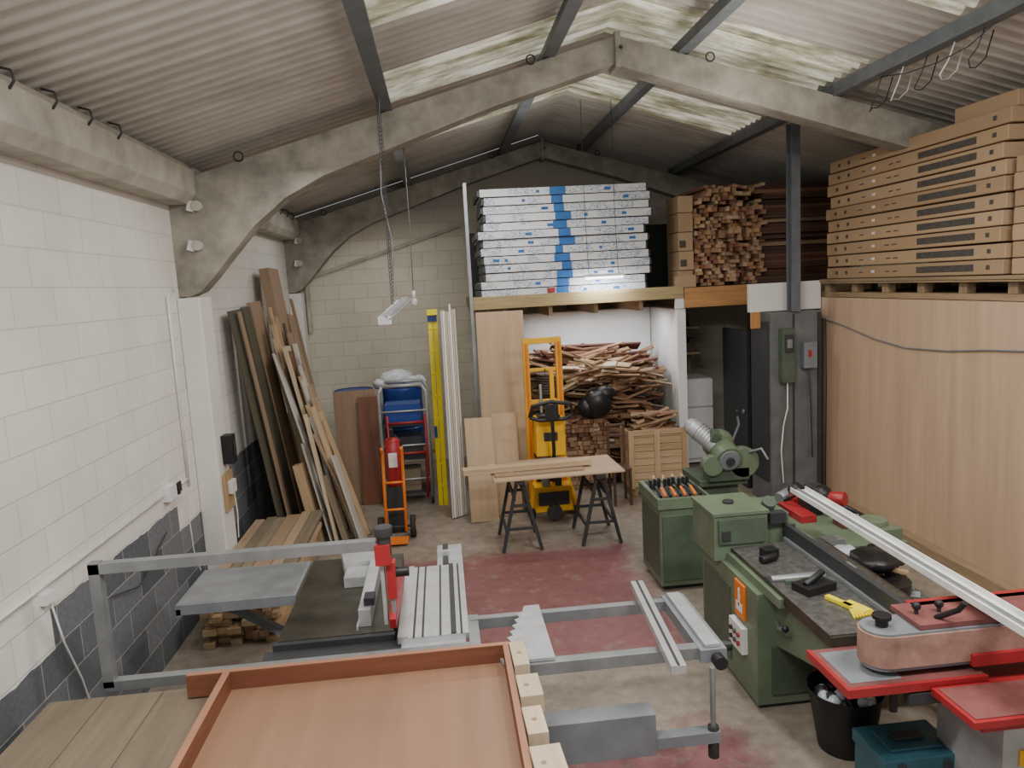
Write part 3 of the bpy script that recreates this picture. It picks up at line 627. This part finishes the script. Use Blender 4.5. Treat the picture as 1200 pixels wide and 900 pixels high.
# ------------------------------------------------------------ green cabinet with clamps
o=B('green_clamp_cabinet'); o.box(1.80,2.24,6.15,6.75,.05,.76,M['green']); o.box(1.78,2.26,6.13,6.77,.76,.79,M['green'])
for a in ((1.78,1.80,6.13,6.77),(2.24,2.26,6.13,6.77),(1.80,2.24,6.13,6.15),(1.80,2.24,6.75,6.77)): o.box(*a,.79,.86,M['green'])
o.box(1.82,2.22,6.135,6.15,.1,.7,M['greend']); o.box(1.795,1.80,6.2,6.7,.12,.7,M['greend']); o.box(1.84,2.2,6.2,6.7,0,.05,M['dark'])
for k in range(9):
    x=1.83+k*.045; o.beam((x,6.2,.83),(x+random.uniform(-.03,.03),6.72,.86+random.uniform(0,.03)),.02,.008,M['galv'])
    o.cyl((x,6.2,.86),(x,6.34,.90),.014,M['orange' if k%2 else 'black'],n=10); o.box(x-.012,x+.012,6.5+.02*(k%3),6.54+.02*(k%3),.83,.93,M['black']); 
    if k%2: o.cyl((x,6.55,.9),(x+.03,6.68,.92),.014,M['pine'],n=8)
o.done(.004,1)
# ------------------------------------------------------------ green cut-off saw
o=B('green_radial_saw'); o.box(2.45,2.85,6.9,7.35,0,.72,M['greend'],taper=.9); o.box(2.42,2.9,6.85,7.4,.72,.78,M['greend'])
o.cyl((2.75,7.2,.78),(2.75,7.2,1.05),.09,M['green'],n=24); o.ball((2.68,7.05,1.10),.15,M['green'],(1.1,.9,1)); 
o.cyl((2.68,7.0,1.08),(2.68,6.75,1.0),.13,M['green'],n=24); o.cyl((2.68,6.75,1.0),(2.68,6.73,.995),.1,M['greyp'],n=24); o.cyl((2.68,6.73,.995),(2.68,6.70,.99),.04,M['dark'],n=16)
o.cyl((2.46,7.10,1.26),(2.62,6.95,1.10),.09,M['alu2'],n=20); o.ball((2.45,7.11,1.27),.09,M['alu2'])
for k in range(6): o.cyl((2.49+k*.02,7.08-.018*k,1.235-.018*k),(2.496+k*.02,7.075-.018*k,1.23-.018*k),.098,M['greyp'],n=20)
o.box(2.56,2.64,6.86,6.98,1.16,1.26,M['greend'],rot=(.3,.3,0))
o.tube([(2.8,7.0,1.1),(2.86,6.95,1.3),(2.82,6.9,1.42)],.012,M['greyp']); o.cyl((2.82,6.9,1.40),(2.82,6.9,1.46),.02,M['black'])
o.cyl((2.85,6.9,.95),(2.85,6.8,.95),.15,M['green'],n=24); o.cyl((2.52,6.85,.95),(2.52,6.75,.95),.1,M['green'],n=24); o.box(2.5,2.9,6.8,7.0,.78,.9,M['greend']); o.tube([(2.9,6.8,1.05),(2.98,6.7,1.1),(3.02,6.65,1.0)],.014,M['galv'])
o.done(.005,2)
# ------------------------------------------------------------ main green machine (planer)
o=B('green_planer_machine')
o.box(1.86,2.5,4.27,5.25,.03,.78,M['green']); o.box(1.88,2.48,4.29,5.23,0,.03,M['dark'])
o.prism([(4.3,.42),(4.3,.80),(3.55,.80),(3.5,.74),(3.55,.60),(3.9,.52)],0,1.98,2.5,M['green'])
o.box(1.90,2.62,4.05,5.2,.78,.84,M['green']); o.box(1.93,2.62,3.5,4.9,.80,.865,M['castiron']); o.box(1.93,2.6,3.52,4.88,.865,.872,M['bedtop'])
o.box(1.93,2.28,4.22,4.32,.866,.876,M['dark']); o.cyl((1.95,4.27,.865),(2.3,4.27,.865),.03,M['galv'],n=12)
o.box(1.81,2.2,4.86,5.3,.78,1.10,M['green']); o.box(1.84,2.18,4.84,4.86,.9,1.08,M['greend']); o.box(1.86,1.92,4.83,4.84,.93,1.0,M['dark']); o.box(1.80,2.21,4.85,5.31,1.10,1.125,M['green'])
o.box(2.2,2.40,4.95,5.35,.78,1.06,M['green']); o.cyl((2.28,5.1,1.0),(2.28,5.0,1.14),.05,M['greend']); o.cyl((2.0,5.08,1.125),(2.0,5.08,1.145),.04,M['dark'])
o.box(2.24,2.36,4.9,4.97,1.0,1.08,M['dark'])
o.box(1.845,1.86,4.44,4.60,.52,.76,M['orange']); o.box(1.842,1.846,4.47,4.57,.56,.62,M['lampw']); o.box(1.842,1.846,4.505,4.535,.60,.72,M['lampw'])
o.box(1.82,1.86,4.42,4.64,.30,.48,M['lampw']); 
for y,c in ((4.47,'red'),(4.53,'greend'),(4.59,'black')):
    for z in (.36,.42): o.cyl((1.805,y,z),(1.821,y,z),.016,M[c],n=12)
o.box(1.852,1.86,4.7,5.2,.12,.66,M['greend']); o.box(1.95,2.4,4.255,4.27,.1,.42,M['greend']); o.cyl((2.15,4.23,.58),(2.15,4.27,.58),.05,M['dark'])
o.box(2.35,2.385,3.52,4.95,.873,.99,M['dark']); o.box(2.385,2.48,4.2,4.3,.873,.93,M['greyp']); o.box(2.33,2.35,3.52,4.9,.873,.9,M['galv'])
o.box(2.02,2.24,4.0,4.14,.873,.92,M['black'],rot=(0,0,.3)); o.cyl((2.06,4.04,.92),(2.2,4.1,.97),.02,M['black']); o.box(2.06,2.16,4.6,4.68,.873,.93,M['black'],rot=(0,0,.2)); o.cyl((2.0,4.52,.9),(2.12,4.56,.9),.025,M['black']); o.box(2.0,2.3,4.14,4.17,.873,.9,M['greend'],rot=(0,0,-.2))
o.tube([(1.98,4.25,.6),(1.93,4.12,.62),(1.92,4.02,.66)],.012,M['galv']); o.ball((1.92,4.01,.67),.022,M['black'])
o.box(2.62,3.2,4.9,6.1,.05,.72,M['green']); o.box(2.6,3.25,4.85,6.15,.72,.8,M['green']); o.box(2.66,3.19,4.92,6.08,0,.05,M['dark'])
o.box(2.5,2.62,4.6,5.2,.2,.7,M['greend']); o.cyl((2.95,4.86,.5),(2.95,4.9,.5),.14,M['greend'],n=24); o.cyl((3.1,5.05,.8),(3.1,5.05,.92),.1,M['green'],n=24)
o.box(3.05,3.24,4.9,5.2,.8,.88,M['green']); o.box(2.65,2.8,4.9,5.0,.8,.84,M['galv']); o.box(2.45,2.6,5.25,6.0,.70,.86,M['green']); o.box(2.5,2.6,5.3,5.9,0,.7,M['greend'])
o.box(2.62,3.0,4.25,4.85,.30,.66,M['greend']); o.cyl((2.8,4.4,.66),(2.8,4.4,.74),.15,M['bag'],n=20); o.box(2.62,3.0,3.9,4.25,.5,.56,M['greyp']); o.box(2.9,3.0,3.9,4.0,0,.5,M['greyp']); o.box(2.9,3.0,4.2,4.3,0,.5,M['greyp'])
for k in range(22): o.obox((random.uniform(2.66,2.96),random.uniform(3.95,4.8),random.uniform(.6,.74)),(random.uniform(.08,.2),.05,.03),Euler((random.uniform(-.5,.5),random.uniform(-.3,.3),random.uniform(0,3))).to_matrix(),M[random.choice(['dark','galv','pine','black','greyp'])])
o.done(.008,2)
o=B('hand_brush'); o.beam((2.14,3.94,.885),(2.2,3.78,.885),.035,.02,M['lyellow'],side=(1,0,0)); o.beam((2.2,3.84,.885),(2.25,3.70,.885),.07,.02,M['lyellow'])
for k in range(8): o.beam((2.17+.012*k,3.74+.004*k,.89),(2.15+.02*k,3.66+.004*k,.88),.01,.01,M['lyellow'])
o.done()
o=B('black_bin_liner'); o.ball((2.78,4.5,.84),.13,M['bag'],(1.3,1.2,.5),jit=.14); o.ball((2.95,4.68,.78),.11,M['bag'],(1.2,1.2,.8),jit=.14); o.ball((2.7,4.72,.8),.1,M['plastic'],(1,1.2,.6),jit=.14); o.done()
o=B('red_power_tools')
o.cyl((2.9,5.85,.88),(2.9,5.68,.9),.06,M['red']); o.box(2.84,2.98,5.55,5.7,.80,.92,M['black']); o.ball((3.08,5.75,.9),.09,M['black']); o.cyl((3.08,5.75,.88),(3.2,5.6,.9),.06,M['red']); o.tube([(3.0,5.5,.84),(3.1,5.4,.9),(3.2,5.35,.84)],.02,M['black']); 
o.box(2.72,2.85,5.4,5.8,.80,.86,M['red']); o.cyl((2.8,5.95,.84),(3.0,6.05,.88),.05,M['galv']); o.cyl((3.12,5.5,.83),(3.2,5.48,.83),.03,M['yellow']); o.box(2.95,3.05,5.2,5.35,.8,.86,M['pinkred']); o.ball((2.95,5.95,.9),.07,M['black'])
o.tube([(2.75,5.75,.88),(2.8,5.6,.98),(2.95,5.5,.95),(3.05,5.62,.86)],.012,M['black'])
o.box(3.05,3.18,5.85,6.0,.80,.94,M['dark']); o.cyl((3.0,5.35,.84),(3.14,5.3,.84),.035,M['galv']); o.cyl((2.68,5.6,.83),(2.7,5.9,.83),.025,M['black'])
o.done(.006,1)
o=B('white_channel_plank'); o.beam((2.62,5.25,1.12),(2.56,2.6,1.11),.125,.012,M['lampw']); 
for s in (-1,1): o.beam((2.62+s*.058,5.25,1.135),(2.56+s*.058,2.6,1.125),.008,.03,M['lampw'])
o.beam((2.62,5.25,1.13),(2.56,2.6,1.12),.02,.012,M['galv']); o.done()
# ------------------------------------------------------------ edge sander
def stadium(x0,x1,yc,r,n=12):
    p=[]
    for i in range(n+1): t=math.pi/2+math.pi*i/n; p.append((x0+r*math.cos(t),yc+r*math.sin(t)))
    for i in range(n+1): t=-math.pi/2+math.pi*i/n; p.append((x1+r*math.cos(t),yc+r*math.sin(t)))
    return p
o=B('red_edge_sander')
o.prism(stadium(2.06,3.25,3.27,.11),2,.86,1.02,M['belt'],sm=False)
o.prism(stadium(2.06,3.25,3.27,.10),2,.84,1.032,M['greyp'])
o.prism([(2.2,3.18),(3.4,3.18),(3.4,3.42),(2.2,3.42)],2,1.034,1.06,M['pinkred']); o.box(2.3,3.4,3.38,3.45,.84,1.06,M['red']); o.box(2.45,3.3,3.14,3.165,.84,.90,M['red'])
o.cyl((2.06,3.27,1.03),(2.06,3.27,1.07),.03,M['black']); o.cyl((2.06,3.27,1.07),(2.06,3.27,1.09),.045,M['black'])
for x in (2.26,2.38): o.ball((x,3.30,1.10),.022,M['black']); o.cyl((x,3.30,1.06),(x,3.30,1.10),.01,M['dark'])
o.tube([(2.32,3.24,1.06),(2.38,3.16,1.13),(2.39,3.13,1.18)],.014,M['black'])
o.box(1.81,2.5,3.12,3.5,.78,.81,M['pinkred']); o.box(1.81,2.5,3.10,3.12,.77,.815,M['red']); o.box(1.79,1.81,3.1,3.5,.77,.815,M['red']); o.box(1.84,2.1,3.16,3.46,.81,.813,M['greyp'])
o.box(2.2,3.3,2.80,3.09,.755,.79,M['red']); o.box(2.22,3.28,2.82,3.07,.79,.795,M['pinkred'])
o.box(2.3,3.1,2.88,3.4,.68,.755,M['red']); o.box(2.42,3.0,2.9,3.35,.06,.68,M['alu2']); o.box(2.36,3.06,2.84,3.4,0,.06,M['greyp'])
o.box(2.5,2.60,2.893,2.9,.48,.56,M['yellow']); o.box(2.7,2.95,2.88,2.9,.3,.6,M['dark']); o.box(2.1,2.3,3.1,3.15,.7,.76,M['dark']); o.cyl((2.08,3.2,.62),(2.08,3.2,.78),.02,M['black'])
o.done(.006,2)
o=B('black_bucket'); x,y=2.2,3.84
o.cyl((x,y,.0),(x,y,.36),.15,M['black'],r2=.205,n=28,caps=False); o.cyl((x,y,0),(x,y,.005),.15,M['black'],n=28); o.cyl((x,y,.35),(x,y,.37),.212,M['black'],r2=.212,n=28,caps=False); o.cyl((x,y,.36),(x,y,.0),.198,M['black'],r2=.14,n=28,caps=False)
o.cyl((x,y,.28),(x,y,.29),.18,M['dark'],n=28)
for k in range(16): o.ball((x+random.uniform(-.12,.12),y+random.uniform(-.12,.12),.3),.04,M[random.choice(['plastic','blue','dark','bag','plastic'])],jit=.2,n=8,m=5)
o.done()
o=B('teal_toolbox'); o.box(2.06,2.46,3.22,3.5,.005,.27,M['teal']); o.box(2.05,2.47,3.21,3.51,.27,.34,M['teal']); o.box(2.12,2.4,3.27,3.45,.34,.355,M['teal'])
o.box(2.18,2.34,3.33,3.39,.355,.375,M['dark']); 
for x in (2.12,2.36): o.box(x,x+.04,3.2,3.21,.2,.32,M['dark'])
o.box(2.2,2.32,3.2,3.21,.1,.18,M['galv']); o.done(.008,2)
# ------------------------------------------------------------ lights
def area(loc,rot,sx,sy,e,col=(1,.975,.935)):
    l=bpy.data.lights.new('lamp','AREA'); l.shape='RECTANGLE'; l.size=sx; l.size_y=sy; l.energy=e; l.color=col
    ob=bpy.data.objects.new('tube_and_fill_light',l); ob.location=loc; ob.rotation_euler=rot; bpy.context.collection.objects.link(ob)
area((-.3,1.8,4.1),(0.25,-.1,0),1.5,.3,120); area((3.2,2.2,4.2),(.3,0.1,0),1.5,.3,105)
area((1.8,5.0,4.6),(0,0,0),.3,1.5,78); area((.6,8.4,4.3),(0.1,0,0),1.4,.3,38)
area((-1,6,3.9),(0,0,0),.3,1.2,13)
area((2.1,9.3,2.78),(0.6,0,0),.5,.06,8,(.95,.97,1)); area((2.1,10.0,2.33),(0,0,0),1.5,.2,20,(.95,.97,1))
area((-.8,10.8,4.0),(-.3,0,0),1.2,.2,12)
area((.9,3.2,3.7),(math.pi,0,0),1.5,.3,30); area((2.6,6.0,3.9),(math.pi,0,0),.3,1.5,12); area((1.3,8.9,4.15),(math.pi,0,0),1.4,.3,6)  # upward fill lights, added to brighten the roof underside; no fixtures here
w=bpy.data.worlds.new('World'); bpy.context.scene.world=w; w.use_nodes=True
w.node_tree.nodes['Background'].inputs[0].default_value=(.92,.95,1,1); w.node_tree.nodes['Background'].inputs[1].default_value=.5
# ------------------------------------------------------------ camera
cd=bpy.data.cameras.new('Camera'); cd.sensor_width=36; cd.lens=26.01; cd.clip_start=.05
cam=bpy.data.objects.new('Camera',cd); bpy.context.collection.objects.link(cam)
r=V((.9937,-.0979,-.0545)).normalized(); bk=V((-.0898,-.9869,.1343)); bk=(bk-r*bk.dot(r)).normalized(); up=bk.cross(r)
cam.matrix_world=Matrix.Translation((0,0,2.8))@Matrix((r,up,bk)).transposed().to_4x4()
bpy.context.scene.camera=cam
